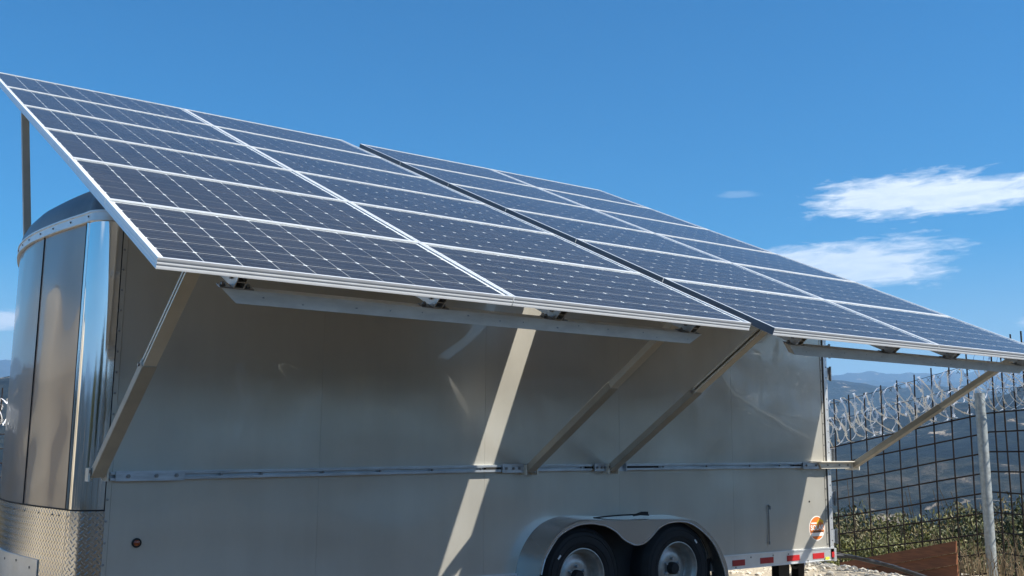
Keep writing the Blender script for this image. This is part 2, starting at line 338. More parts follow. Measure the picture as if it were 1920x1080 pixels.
# loose stones on the visible patch of gravel
mb = B()
ico = [(0, 0, -1), (.72, -.53, -.45), (-.28, -.85, -.45), (-.89, 0, -.45), (-.28, .85, -.45), (.72, .53, -.45), (.28, -.85, .45), (-.72, -.53, .45), (-.72, .53, .45), (.28, .85, .45), (.89, 0, .45), (0, 0, 1)]
icf = [(0, 1, 2), (1, 0, 5), (0, 2, 3), (0, 3, 4), (0, 4, 5), (1, 5, 10), (2, 1, 6), (3, 2, 7), (4, 3, 8), (5, 4, 9), (1, 10, 6), (2, 6, 7), (3, 7, 8), (4, 8, 9), (5, 9, 10), (6, 10, 11), (7, 6, 11), (8, 7, 11), (9, 8, 11), (10, 9, 11)]
for k in range(2600):
    x, y = random.uniform(5.2, 8.2), random.uniform(-.6, 2.6)
    if x > 7.6 and y > .2: continue
    s_ = random.choice((.008, .012, .012, .018, .03)) * random.uniform(.7, 1.4); z = float(ground_z(x, y))
    mb.add([(x+a*s_*random.uniform(.8, 1.25), y+b*s_*random.uniform(.8, 1.25), z+c*s_*.7) for a, b, c in ico], icf)
mb.obj('gravel', m_stone, kind='stuff', label='loose pale gravel on the ground behind the trailer')

# ------------------------------------------------------------------ haze
hz = B().box((0, 0, 190), (18400, 18400, 900)); hm = bpy.data.materials.new('haze_air'); hm.use_nodes = True; h_nt = hm.node_tree; h_nt.nodes.clear()
pv = N(h_nt, 'ShaderNodeVolumePrincipled'); pv.inputs['Color'].default_value = (.38, .66, 1.0, 1); pv.inputs['Density'].default_value = 1.75e-4; pv.inputs['Anisotropy'].default_value = .1
ho = N(h_nt, 'ShaderNodeOutputMaterial'); L(h_nt, pv.outputs[0], ho.inputs['Volume'])
hz.obj('haze', hm, kind='stuff', label='pale blue air haze over the valley')

# ------------------------------------------------------------------ trailer
ZB, ZT, LEN, WID, ZR = .60, 2.81, 6.12, 2.44, 1.422
tr = thing('enclosed_trailer', 'long pewter-grey enclosed trailer with a rounded polished nose under the solar panels', 'trailer', (3.0, 1.2, .31))
seams = [0.028, 1.239, 2.452, 3.664, 4.886, 6.045]
for i in range(5):
    x0, x1 = seams[i]+.0005, seams[i+1]-.0005
    P(B().b2(x0, x1, 0, .02, .70, ZT), 'side_panel', m_side, tr)
P(B().b2(.01, 6.1, .006, .03, .66, ZT), 'inner_skin', m_side, tr)
P(B().b2(.0, 6.1, WID-.02, WID, ZB, ZT), 'far_side_wall', m_side, tr)
P(B().b2(.02, 6.1, .03, WID-.02, ZB, ZB+.05), 'floor', m_dark, tr)
rd = B().b2(6.122, 6.15, .06, WID-.06, ZB+.1, ZT-.05); rear = P(rd, 'rear_door', m_side, tr)
# front edge trim of the side wall
P(B().b2(-.004, .0005, -.004, .015, ZB, ZT), 'edge_seam', m_dark, tr); P(B().b2(.001, .026, -.004, .015, ZB, ZT), 'edge_trim', m_side, tr)
# rear corner post with dark seam
cp = P(B().b2(6.079, 6.125, -.012, .05, .60, ZT+.03), 'corner_post', m_alu, tr)
P(B().b2(6.064, 6.079, -.0035, .03, .70, ZT), 'seam_gap', m_dark, cp)
P(B().b2(6.045, 6.063, -.004, .02, .70, ZT), 'edge_trim', m_side, tr)
rv = B()
for k in range(22):
    z = .74+k*.095
    rv.lathe((6.053, -.004, z), [(1e-4, -.004), (.005, -.003), (.007, 0)], 8)
    rv.lathe((6.108, -.012, z+.03), [(1e-4, -.004), (.005, -.003), (.007, 0)], 8)
for k in range(18):
    z = .70+k*.115
    rv.lathe((.010, -.0055, z), [(1e-4, -.004), (.0045, -.003), (.007, 0)], 8)
P(rv, 'rivet', m_bolt, tr, kind='stuff')
for z in (2.36, 2.24): pass
for z in (2.44, 2.235, 1.50, 1.13, .80):
    h = P(B().b2(6.125, 6.185, .0, .035, z-.055, z+.055), 'hinge', m_rail, tr)
    P(B().tube([(6.176, -.008, z-.065), (6.176, -.008, z+.065)], .011, 10), 'hinge_pin', m_bolt, h)
# bottom trim with reflective tape
def trim(x0, x1):
    t = B().b2(x0, x1, -.012, .03, .600, .698); t.b2(x0, x1, -.020, -.0125, .600, .606); t.b2(x0, x1, -.016, .02, .6985, .712)
    return P(t, 'bottom_trim', m_alu, tr)
bt = trim(4.60, 6.125); trim(.0, 2.78)
for x0, x1 in ((4.84, 4.985), (5.17, 5.33), (5.50, 5.66), (5.835, 5.985), (6.09, 6.124)):
    P(B().b2(x0, x1, -.0155, -.0125, .625, .672), 'red_reflector', m_red, bt)
P(B().b2(6.0, 6.055, -.0155, -.0125, .609, .632), 'yellow_label', m_yellow, bt)
sc_ = B()
for x in (4.88, 5.06, 5.33, 5.52, 5.77, 5.99, 6.085, 6.112): sc_.lathe((x, -.0125, random.choice((.615, .684))), [(1e-4, -.004), (.006, -.003), (.008, 0)], 8)
P(sc_, 'screw', m_bolt, bt, kind='stuff')
P(B().b2(6.126, 6.16, -.01, 2.4, .59, .70), 'rear_bumper', m_alu, tr)

# nose: curve in plan
nose = [(0, 0), (-.045, .002), (-.085, .012), (-.118, .032), (-.143, .062), (-.158, .10), (-.166, .15), (-.200, .30), (-.240, .48), (-.278, .70), (-.306, .90), (-.318, 1.05), (-.322, 1.22)]
nose = nose+[(x, 2.44-y) for x, y in nose[-2::-1]]
def seglen(a, b): return math.hypot(a[0]-b[0], a[1]-b[1])
def nose_sheet(i0, i1, z0, z1, off=0., uvs=False, taper=None):
    mb = B(); vs = []; n = len(nose); s_ = 0; S = []
    for i in range(i0, i1+1):
        a, b = nose[max(i-1, 0)], nose[min(i+1, n-1)]; t = V((b[0]-a[0], b[1]-a[1])).normalized(); nx, ny = -t.y, t.x   # outward is -x
        if nx > 0: nx, ny = -nx, -ny
        if i == 0: nx, ny = 0, -1
        if i > i0: s_ += seglen(nose[i-1], nose[i])
        S.append(s_); vs += [(nose[i][0]+nx*off, nose[i][1]+ny*off, z0), (nose[i][0]+nx*off, nose[i][1]+ny*off, z1)]
    m = i1-i0
    th = [(v[0]+.012*(1 if True else 0), v[1]+(.012 if v[1] < 1.2 else -.012), v[2]) for v in vs]; k = len(vs)
    fs = [(2*i, 2*i+2, 2*i+3, 2*i+1) for i in range(m)]+[(k+2*i+1, k+2*i+3, k+2*i+2, k+2*i) for i in range(m)]
    fs += [(2*i+1, 2*i+3, k+2*i+3, k+2*i+1) for i in range(m)]+[(2*i+2, 2*i, k+2*i, k+2*i+2) for i in range(m)]
    fs += [(0, 1, k+1, k), (2*m+1, 2*m, k+2*m, k+2*m+1)]
    mb.add(vs+th, fs, True); mb.S = S; mb.m = m
    return mb
def densify(pts, n=4):     # Catmull-Rom through the plan points for a smooth nose
    out = []
    for i in range(len(pts)-1):
        p0, p1, p2, p3 = pts[max(i-1, 0)], pts[i], pts[i+1], pts[min(i+2, len(pts)-1)]
        for k in range(n):
            t = k/n
            out.append(tuple(.5*((2*p1[j])+(-p0[j]+p2[j])*t+(2*p0[j]-5*p1[j]+4*p2[j]-p3[j])*t*t+(-p0[j]+3*p1[j]-3*p2[j]+p3[j])*t**3) for j in range(2)))
    return out+[pts[-1]]
ND = 4; nose = densify(nose, ND); NN = len(nose)-1
ZP = 1.222
i1, i2 = 6*ND, 9*ND+1            # seam positions
P(nose_sheet(0, i1, ZP, ZT, .0), 'polished_corner', m_chrome, tr)
P(nose_sheet(NN-i1, NN, ZP, ZT, .0), 'polished_corner', m_chrome, tr)
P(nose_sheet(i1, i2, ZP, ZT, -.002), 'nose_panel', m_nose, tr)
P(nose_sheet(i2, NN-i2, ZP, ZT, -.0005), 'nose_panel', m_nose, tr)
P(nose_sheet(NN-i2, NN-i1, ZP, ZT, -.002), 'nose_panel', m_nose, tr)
for i, wd, mm in ((i1, .011, m_dark), (i1-1, .016, m_chrome), (i2, .006, m_dark)):
    x, y = nose[i]; P(B().tube([(x-.001, y-.001, ZP), (x-.001, y-.001, ZT)], wd/2, 8), 'seam_strip', mm, tr)
# diamond plate skirt
dp = nose_sheet(0, NN, ZB-.02, ZP-.008, .006); o = P(dp, 'diamond_plate_skirt', m_diam, tr)
uvl = o.data.uv_layers.new(name='UVMap'); S = dp.S; nv = 2*(dp.m+1)
for lp in o.data.loops:
    vi = lp.vertex_index % nv; uvl.data[lp.index].uv = (S[vi//2], o.data.vertices[lp.vertex_index].co.z)
P(nose_sheet(0, NN, ZP-.0075, ZP-.0005, .004), 'skirt_seam', m_dark, tr)
kp = P(nose_sheet(8*ND-1, NN-8*ND+1, ZB-.03, .93, .012), 'kick_plate', m_alu, tr)
sc_ = B()
for i, z in ((8*ND+1, .88), (8*ND+1, .66), (9*ND+1, .68), (9*ND+1, .90), (10*ND, .66), (10*ND+2, .89), (11*ND, .67)):
    x, y = nose[i]; sc_.add([(x-.014+a*.008*.4, y+b*.008, z+c*.008) for a, b, c in ico], icf)
P(sc_, 'screw', m_bolt, kp, kind='stuff')
sc_ = B()
for i in (2, 5*ND, 6*ND+2, 7*ND, 8*ND, 9*ND, 10*ND): 
    x, y = nose[i]; sc_.add([(x-.008+a*.003, y+b*.006, 1.185+c*.006) for a, b, c in ico], icf)
P(sc_, 'screw', m_bolt, o, kind='stuff')
# roof trim and domed roof cap
rtm = P(nose_sheet(0, NN, ZT+.0005, ZT+.062, .010), 'roof_trim', m_alu, tr)
P(nose_sheet(0, NN, ZT+.0025, ZT+.012, .0165), 'trim_lip', m_alu, rtm); P(nose_sheet(0, NN, ZT+.052, ZT+.062, .0165), 'trim_lip', m_alu, rtm)
P(B().b2(0.0, 6.125, -.012, .03, ZT+.0005, ZT+.062), 'roof_trim', m_alu, tr)
P(B().b2(0.0, 6.125, WID-.03, WID+.012, ZT+.0005, ZT+.062), 'roof_trim', m_alu, tr)
sc_ = B(); acc = 0; last = None
for i in range(NN+1):
    if i and seglen(nose[i-1], nose[i]) + acc > .21:
        acc = 0; x, y = nose[i]; sc_.add([(x-.013+a*.003, y-(.01 if y < .05 else 0)+b*.007, ZT+.032+c*.007) for a, b, c in ico], icf)
    elif i: acc += seglen(nose[i-1], nose[i])
P(sc_, 'rivet', m_dark, rtm, kind='stuff')
mb = B(); rings = []; K = 9
for k in range(K+1):
    a = k/K*math.pi/2; rings.append((math.cos(a)**.42 if k < K else 0.0, math.sin(a)))
cx_, cy_ = .9, 1.22
vs = []
for sc1, hh in rings:
    for x, y in nose: vs.append((cx_+(x-.004-cx_)*sc1 if sc1 > 0 else cx_, cy_+(y-cy_)*(sc1**.8 if sc1 > 0 else 0), ZT+.062+.31*hh))
n_ = NN+1; mb.add(vs, [(k*n_+i, k*n_+i+1, (k+1)*n_+i+1, (k+1)*n_+i) for k in range(K) for i in range(NN)], True)
P(mb, 'roof_cap', m_roof, tr)
mb = B(); vs = []
for x in (.0, 6.12):
    for k in range(13):
        t = k/12; vs.append((x, t*WID, ZT+.062+.30*math.sin(math.pi*t)**.7*(.6 if x > 1 else .9)))
mb.add(vs, [(k, k+1, 13+k+1, 13+k) for k in range(12)], True); P(mb, 'roof', m_roof, tr)

# side mounting rails (outside face of the side wall)
def rail(x0, x1, slots=()):
    b = B(); z0 = 1.399 if x0 < 1 else ZR; dz = ZR-z0
    def seg(y0, y1, za, zb):
        vs = [(x0, y0, z0+za), (x0, y1, z0+za), (x0, y0, z0+zb), (x0, y1, z0+zb), (x1, y0, ZR+za), (x1, y1, ZR+za), (x1, y0, ZR+zb), (x1, y1, ZR+zb)]
        b.add(vs, [(0, 1, 3, 2), (4, 6, 7, 5), (0, 4, 5, 1), (2, 3, 7, 6), (0, 2, 6, 4), (1, 5, 7, 3)])
    seg(-.012, -.0005, -.023, .023); seg(-.036, -.0125, .0165, .023); seg(-.036, -.0125, -.023, -.0165)
    seg(-.036, -.0305, .008, .016); seg(-.036, -.0305, -.016, -.008)
    r_ = P(b, 'mounting_rail', m_rail, tr)
    P(B().b2(x0+.001, x1-.001, -.0145, -.0125, ZR-.0155 if z0 == ZR else ZR-.012, ZR+.0155 if z0 == ZR else ZR-.010), 'rail_channel', m_rail, r_)
    return r_
def zrail(x): return 1.399+(ZR-1.399)*min(1, x/2.75) if x < 2.75 else ZR
r1 = rail(.01, 2.60); r2 = rail(2.80, 3.37); r3 = rail(3.66, 5.98)
def bolts(parent, xs, y=-.014, r_=.0085):
    for x in xs:
        z = zrail(x); P(B().lathe((x, y, z), [(1e-4, -.011), (r_*.55, -.011), (r_*.6, -.007), (r_, -.007), (r_, 0)], 6), 'bolt', m_bolt, parent)
bolts(r1, (.62, .86, 1.25, 1.64, 2.02, 2.40), y=-.03); bolts(r2, (2.86, 3.27), y=-.03); bolts(r3, (4.08, 4.55, 5.05, 5.42), y=-.03)
def plate(x0, x1, zz, hh=.031, y=-.047, mm=m_rail):
    return P(B().b2(x0, x1, y, -.037, zz-hh, zz+hh), 'bracket_plate', mm, tr)
pl = plate(.035, .405, zrail(.2), .027); bolts(pl, (.10, .25, .36), y=-.047, r_=.012)
pl = plate(2.57, 2.83, ZR, .030); bolts(pl, (2.60, 2.66, 2.71, 2.76), y=-.047, r_=.011)
P(B().b2(2.824, 2.83, -.075, -.0475, ZR-.032, ZR+.030), 'bracket_flange', m_rail, pl)
P(B().b2(2.44, 2.565, -.036, -.0128, ZR-.008, ZR+.008), 'slot', m_dark, r1)
pl = plate(3.385, 3.50, ZR, .028); bolts(pl, (3.41, 3.45, 3.48), y=-.047, r_=.010)
P(B().b2(3.32, 3.384, -.033, -.0128, ZR-.008, ZR+.008), 'slot', m_dark, r2)
pl = plate(3.60, 3.672, ZR, .029); P(B().b2(3.667, 3.673, -.075, -.0475, ZR-.030, ZR+.030), 'bracket_flange', m_rail, pl)
P(B().b2(3.68, 4.03, -.0335, -.0305, ZR-.0075, ZR+.0075), 'slot', m_dark, r3)
P(B().b2(5.60, 5.70, -.0335, -.0305, ZR-.0075, ZR+.0075), 'slot', m_dark, r3)
pl = plate(5.71, 5.93, ZR-.004, .027); bolts(pl, (5.75, 5.88), y=-.047, r_=.010)
# outrigger carrying the last strut, a tapered angle that reaches past the tail
og = P(B().b2(5.84, 6.42, -.10, -.0125, ZR+.026, ZR+.033), 'outrigger', m_strut, tr)
mb = B(); ps = [(5.94, ZR-.03), (6.42, ZR-.03), (6.42, ZR+.0255), (5.90, ZR+.0255)]
mb.add([(x, -.060, z) for x, z in ps]+[(x, -.054, z) for x, z in ps], [(0, 1, 2, 3), (7, 6, 5, 4), (0, 4, 5, 1), (1, 5, 6, 2), (2, 6, 7, 3), (3, 7, 4, 0)]); P(mb, 'outrigger_web', m_strut, og)
bolts(og, (6.02, 6.18, 6.30), y=-.06, r_=.008)
# clearance marker, hanging latch pin, small hole
mk_ = P(B().lathe((.178, 0, 1.038), [(.026, -.0005), (.026, -.008), (.017, -.009)], 20), 'marker_light', m_dark, tr)
P(B().lathe((.178, 0, 1.038), [(1e-4, -.013), (.01, -.012), (.0165, -.0085)], 16), 'lens', m_amber, mk_)
mb = B(); mb.tube([(5.298, -.006, 1.10), (5.292, -.010, 1.06), (5.296, -.008, .95), (5.291, -.009, .79)], .0045, 6); mb.tube([(5.298, -.010, 1.09), (5.298, -.022, 1.083), (5.298, -.022, 1.06)], .008, 6); mb.tube([(5.291, -.012, .80), (5.291, -.012, .775)], .008, 6)
P(mb, 'latch_pin', m_bolt, tr)
P(B().lathe((5.83, 0, 1.11), [(1e-4, -.003), (.008, -.003), (.009, -.0005)], 10), 'plug', m_dark, tr)
# round decal
SX, SZ = 5.918, .880
def disc(x, z, r_, y, n=48, a0=0, a1=2*math.pi, rin=0, sx=1.0):
    vs = []; 
    for k in range(n+1):
        a = a0+(a1-a0)*k/n
        vs += [(x+rin*math.cos(a)*sx, y, z+rin*math.sin(a)), (x+r_*math.cos(a)*sx, y, z+r_*math.sin(a))]
    return B().add(vs, [(2*k, 2*k+1, 2*k+3, 2*k+2) for k in range(n)])
dc = P(disc(SX, SZ, .105, -.0010), 'round_decal', m_text, tr)
P(disc(SX, SZ, .097, -.0022), 'decal_field', m_orange, dc)
P(disc(SX+.045, SZ+.026, .052, -.0034, 24, R(28), R(190), .030), 'decal_sun', m_sunyel, dc)
def text(s, x, z, size, m, y=-.0046, name='decal_word', bold=.0):
    c = bpy.data.curves.new(name, 'FONT'); c.body = s; c.size = size; c.align_x = 'CENTER'; c.align_y = 'CENTER'; c.offset = bold; c.extrude = .0004; c.materials.append(m)
    o = mk(name, c, dc); o.rotation_euler = (R(90), 0, 0); o.location = V((x, y, z)); bpy.context.view_layer.update()
    me = bpy.data.meshes.new_from_object(o.evaluated_get(bpy.context.evaluated_depsgraph_get())); bpy.data.objects.remove(o)
    o = mk(name, me, dc); o.rotation_euler = (R(90), 0, 0); o.location = V((x, y, z)); return o
text('SOLAR', SX, SZ+.004, .058, m_text, bold=.0018)
band = B()
def strip(z0, z1, wfrac): 
    hw = math.sqrt(max(0, .095**2-max((z0)**2, (z1)**2)))*wfrac; band.b2(SX-hw, SX+hw, -.0046, -.0036, SZ+z0, SZ+z1)
P(B().b2(SX-.078, SX-.005, -.0042, -.0032, SZ+.038, SZ+.050), 'decal_bar', m_text, dc)
P(B().b2(SX-.086, SX+.086, -.0042, -.0032, SZ-.033, SZ-.024), 'decal_bar', simple('brown_vinyl', (.16, .06, .02), .5), dc)
P(B().b2(SX-.078, SX+.078, -.0042, -.0032, SZ-.066, SZ-.037), 'decal_bar', m_text, dc)

# wheels
W1, W2, WY, WZ = 3.18, 4.10, -.15, .668
for wx, stick in ((W1, R(145)), (W2, R(48))):
    wh = mk('wheel', None, tr); wh.location = V((wx, WY, WZ))-tr.location
    def Q(mb, nm, m_, **kw):
        o = mb.obj(nm, m_, wh, **kw); return o
    ty = B().lathe((0, 0, 0), [(.196, .005), (.205, -.006), (.225, -.014), (.262, -.018), (.30, -.012), (.322, .004), (.335, .02), (.343, .035), (.347, .06), (.349, .10), (.347, .145), (.343, .17), (.335, .185), (.30, .215), (.25, .22), (.20, .21)], 96)
    Q(ty, 'tyre', m_black)
    Q(B().lathe((0, 0, 0), [(.200, .0), (.2, -.006), (.194, -.007), (.188, .0), (.184, .012), (.178, .016), (.172, .022), (.166, .05), (.160, .075), (.150, .085), (.138, .083), (.125, .074), (.105, .066), (.085, .064), (.060, .068), (.046, .068)], 64), 'rim', m_rim)
    Q(B().lathe((0, 0, 0), [(.046, .068), (.044, .03), (.038, .022), (1e-4, .020)], 32), 'hub_cap', m_black)
    for k in range(6):
        a = R(90)+k*math.pi/3; cx, cz = math.cos(a)*.070, math.sin(a)*.070
        Q(B().lathe((cx, .066, cz), [(1e-4, -.022), (.008, -.022), (.0115, -.016), (.0115, 0)], 6), 'lug_nut', m_rail)
    a = stick; Q(B().box((math.cos(a)*.262, -.0215, math.sin(a)*.262), (.012, .002, .034), Matrix.Rotation(-a+R(6), 3, 'Y')), 'sidewall_mark', m_white)
    mb = B(); 
    for r_ in (.318, .285, .235): mb.lathe((0, 0, 0), [(r_-.003, -.0155), (r_, -.0195), (r_+.003, -.0155)], 96)
    Q(mb, 'sidewall_ring', m_black)
P(B().bar((W1, -.05, WZ), (W1, 2.2, WZ), .07, .07), 'axle', m_dark, tr); P(B().bar((W2, -.05, WZ), (W2, 2.2, WZ), .07, .07), 'axle', m_dark, tr)
# tandem fender: outline at the wall and on the outer face
def arc(cx, cz, r_, a0, a1, n): return [(cx+r_*math.cos(R(a0+(a1-a0)*k/n)), cz+r_*math.sin(R(a0+(a1-a0)*k/n))) for k in range(n+1)]
FY = -.205
def smooth(pts, n=5):
    out = []
    for i in range(len(pts)-1):
        p0, p1, p2, p3 = pts[max(i-1, 0)], pts[i], pts[i+1], pts[min(i+2, len(pts)-1)]
        for k in range(n):
            t = k/n; out.append(tuple(.5*((2*p1[j])+(-p0[j]+p2[j])*t+(2*p0[j]-5*p1[j]+4*p2[j]-p3[j])*t*t+(-p0[j]+3*p1[j]-3*p2[j]+p3[j])*t**3) for j in (0, 1)))
    return out+[pts[-1]]
oc = smooth([(2.759, 0.677), (2.772, 0.718), (2.803, 0.82), (2.857, 0.909), (2.926, 0.98), (3.0, 1.024), (3.094, 1.053), (3.189, 1.064), (3.415, 1.052), (3.679, 1.046), (3.944, 1.04), (4.164, 1.032), (4.254, 1.009), (4.343, 0.957), (4.445, 0.873), (4.523, 0.773), (4.578, 0.661), (4.597, 0.528)])
wc = [(x-.05+.07*min(1, max(0, (x-2.8)/1.7)), z+.020) for x, z in oc]
n_ = len(oc)
mb = B(); mb.add([(x, 0.0, z) for x, z in wc]+[(x, FY+.03, z+.004) for x, z in oc]+[(x, FY+.010, z+.001) for x, z in oc]+[(x, FY, z-.004) for x, z in oc],
       [(j*n_+k, j*n_+k+1, (j+1)*n_+k+1, (j+1)*n_+k) for j in range(3) for k in range(n_-1)], True)
fd = P(mb, 'fender', m_fender, tr)
# outer face with two arches and the rounded dip between the wheels
inner = smooth([(2.786, 0.717), (2.817, 0.813), (2.871, 0.894), (2.935, 0.962), (3.009, 1.002), (3.103, 1.031), (3.18, 1.038), (3.242, 1.036), (3.301, 1.026), (3.36, 1.013), (3.449, 0.972), (3.518, 0.917), (3.589, 0.883), (3.651, 0.869), (3.723, 0.881), (3.792, 0.923), (3.868, 0.981), (3.96, 1.012), (4.075, 1.019), (4.164, 1.008), (4.253, 0.973), (4.342, 0.918), (4.432, 0.838), (4.498, 0.734), (4.542, 0.632), (4.562, 0.531)])
def resample(pts, n):
    d = [0]
    for a, b in zip(pts, pts[1:]): d.append(d[-1]+math.hypot(a[0]-b[0], a[1]-b[1]))
    out = []
    for k in range(n):
        t = d[-1]*k/(n-1); j = max(i for i in range(len(d)) if d[i] <= t+1e-9); j = min(j, len(pts)-2); f = (t-d[j])/(d[j+1]-d[j])
        out.append((pts[j][0]+(pts[j+1][0]-pts[j][0])*f, pts[j][1]+(pts[j+1][1]-pts[j][1])*f))
    return out
# pair points by x so that the face does not twist
inn = resample(inner, 140); oo = resample([(x, z-.004) for x, z in oc], 600)
topz = lambda x: max([z for (xx, z) in oo if abs(xx-x) < .012] or [1.0])
pair = []
for x, z in inn:
    if x < W1-.12: q = min(oo, key=lambda p: (p[0]-x)**2+(p[1]-z)**2)
    elif x > W2+.16: q = min(oo, key=lambda p: (p[0]-x)**2+(p[1]-z)**2)
    else: q = (x, max(topz(x), z+.004))
    pair.append(q)
mb = B(); m_ = len(inn)
mb.add([(x, FY, z) for x, z in pair]+[(x, FY, z) for x, z in inn]+[(x, FY+.012, z) for x, z in inn]+[(x, FY+.012, z+.0) for x, z in pair],
       [(j*m_+k, j*m_+k+1, (j+1)*m_+k+1, (j+1)*m_+k) for j in range(3) for k in range(m_-1)])
P(mb, 'fender_skirt', m_fender, fd)
P(B().tube([(x, FY-.001, z) for x, z in inner], .0045, 6), 'rolled_edge', m_alu, fd)
mb = B(); 
wl = [(x, 0.012, z) for x, z in arc(W1, .66, .42, 190, 60, 16)+arc(W2, .66, .42, 120, -10, 16)]
k_ = len(wl); mb.add(wl+[(x, .26, z) for x, y, z in wl], [(i, i+1, k_+i+1, k_+i) for i in range(k_-1)]); P(mb, 'wheel_well', m_black, tr)
P(B().b2(2.78, 4.62, .265, .275, .36, .70), 'well_liner', m_dark, tr)
P(B().b2(4.575, 4.60, .0, .265, .34, .70), 'mud_flap', m_black, tr)
mb = B(); ww = [(x, z) for x, z in oc]; kk = len(ww)
mb.add([(x, -.006, z-.012) for x, z in ww]+[(3.64, -.006, .55)], [(i+1, i, kk) for i in range(kk-1)]); P(mb, 'wheel_well_back', m_black, tr)
# stabiliser legs, chain, coupler tongue
P(B().b2(6.02, 6.10, .30, .38, .31, .60), 'stabiliser_leg', m_rust, tr)
lg = P(B().b2(5.70, 5.84, .25, .33, .42, .60), 'stabiliser_leg', m_dark, tr); P(B().b2(5.67, 5.87, .235, .345, .305, .42), 'leg_foot', m_rail, lg)
P(B().tube([(5.88+.06*math.cos(t), .22, .60+.075*math.sin(t)) for t in np.linspace(math.pi, 2*math.pi, 12)], .011, 8), 'safety_chain', m_black, tr)
P(B().bar((-.1, .6, .5), (-1.5, 1.22, .48), .06, .12, (0, 0, 1)), 'tongue', m_dark, tr); P(B().bar((-.1, 1.84, .5), (-1.5, 1.22, .48), .06, .12, (0, 0, 1)), 'tongue', m_dark, tr)
P(B().b2(0.0, 6.1, .7, .78, .52, .60), 'chassis_rail', m_dark, tr); P(B().b2(0.0, 6.1, 1.7, 1.78, .52, .60), 'chassis_rail', m_dark, tr)

# strap lying on the fender
mb = B(); mb.tube([(3.33, -.10, 1.066), (3.45, -.11, 1.074), (3.60, -.115, 1.078), (3.70, -.11, 1.077), (3.80, -.12, 1.080)], .006, 6)
st = thing('ratchet_strap', 'thin black strap with a small buckle lying on top of the wheel fender', 'strap', (3.33, -.1, 1.06))
P(mb, 'webbing', m_black, st); P(B().tube([(3.68, -.13, 1.072), (3.74, -.14, 1.085), (3.83, -.135, 1.072)], [.006, .012, .006], 8), 'buckle', m_dark, st); P(B().box((3.80, -.12, 1.085), (.05, .03, .022)), 'buckle', m_black, st)

# ------------------------------------------------------------------ solar arrays
PW, PH = 1.66355, 1.00235; D1, D2 = .00682, .00366
ARR = [dict(o=V((-.32227, -1.96403, 2.2807)), t=.416893, a=.0121016, b=.000229),
       dict(o=V((3.1690, -1.94813, 2.26501)), t=.4179525, a=.00706, b=.0020667)]
def frame_at(A, v, row):
    t = A['t']+(D1 if row < 2 else 0)+(D2 if row >= 4 else 0); a, b = A['a'], A['b']
    ex = V((math.cos(a)*math.cos(b), math.sin(a)*math.cos(b), math.sin(b))); ev = V((-math.sin(a)*math.cos(t), math.cos(a)*math.cos(t), math.sin(t)))
    return ex, ev, ex.cross(ev)
def ap(A, u, v, off=0.):        # u, v in metres over the slope; off below the surface
    p = A['o'].copy(); vv_ = v; r_ = 0
    while True:
        ex, ev, en = frame_at(A, 0, r_)
        if vv_ <= PH or r_ == 5: p += ev*vv_; break
        p += ev*PH; vv_ -= PH; r_ += 1
    return p+ex*u-en*off
FW, FH, FT = 1.656, .996, .046
# frame profile: outward face with three shallow grooves
prof = [(0, 0), (.011, 0), (.011, -.004), (.0035, -.004), (.0035, -.044), (.024, -.044), (.024, -.046), (0, -.046), (0, -.036), (.0008, -.0345), (.0008, -.0300), (0, -.0285), (0, -.0215), (.0008, -.0200), (.0008, -.0155), (0, -.0140), (0, -.006)]
mb = B(); n_ = len(prof); vs = []
for cx, cy, sx, sy in ((0, 0, 1, 1), (FW, 0, -1, 1), (FW, FH, -1, -1), (0, FH, 1, -1)):
    vs += [(cx+sx*i, cy+sy*i, z) for i, z in prof]
mb.add(vs, [(c*n_+k, ((c+1) % 4)*n_+k, ((c+1) % 4)*n_+(k+1) % n_, c*n_+(k+1) % n_) for c in range(4) for k in range(n_)])
me_frame = mb.mesh('frame', m_frame)
me_back = B().b2(.008, FW-.008, .008, FH-.008, -.013, -.009).mesh('backsheet', m_back)
me_glass = B().b2(.0105, FW-.0105, .0105, FH-.0105, -.0065, -.0035).mesh('glass', m_glass)
h = .0772; c_ = .0082; oct_ = [(-h+c_, -h), (h-c_, -h), (h, -h+c_), (h, h-c_), (h-c_, h), (-h+c_, h), (-h, h-c_), (-h, -h+c_)]
me_cell = B().add([(x, y, 0) for x, y in [(a*1.003, b*.986) for a, b in oct_]]+[(x, y, -.0006) for x, y in [(a*1.003, b*.986) for a, b in oct_]], [tuple(range(8)), tuple(range(15, 7, -1))]+[(k, 8+k, 8+(k+1) % 8, (k+1) % 8) for k in range(8)]).mesh('cell', m_cell)
me_shade = B().b2(-.0016, -.0003, .002, FH-.002, -.0445, -.0022).mesh('side_shade', simple('slate_shade', (.13, .155, .18), .6))  # added dark strip: shade of the frame's left side put in as colour
me_jb = B().b2(-.05, .05, -.04, .04, -.033, -.0135).mesh('junction_box', m_dark)
ROWS = ['bottom', 'second', 'third', 'fourth', 'fifth', 'topmost']
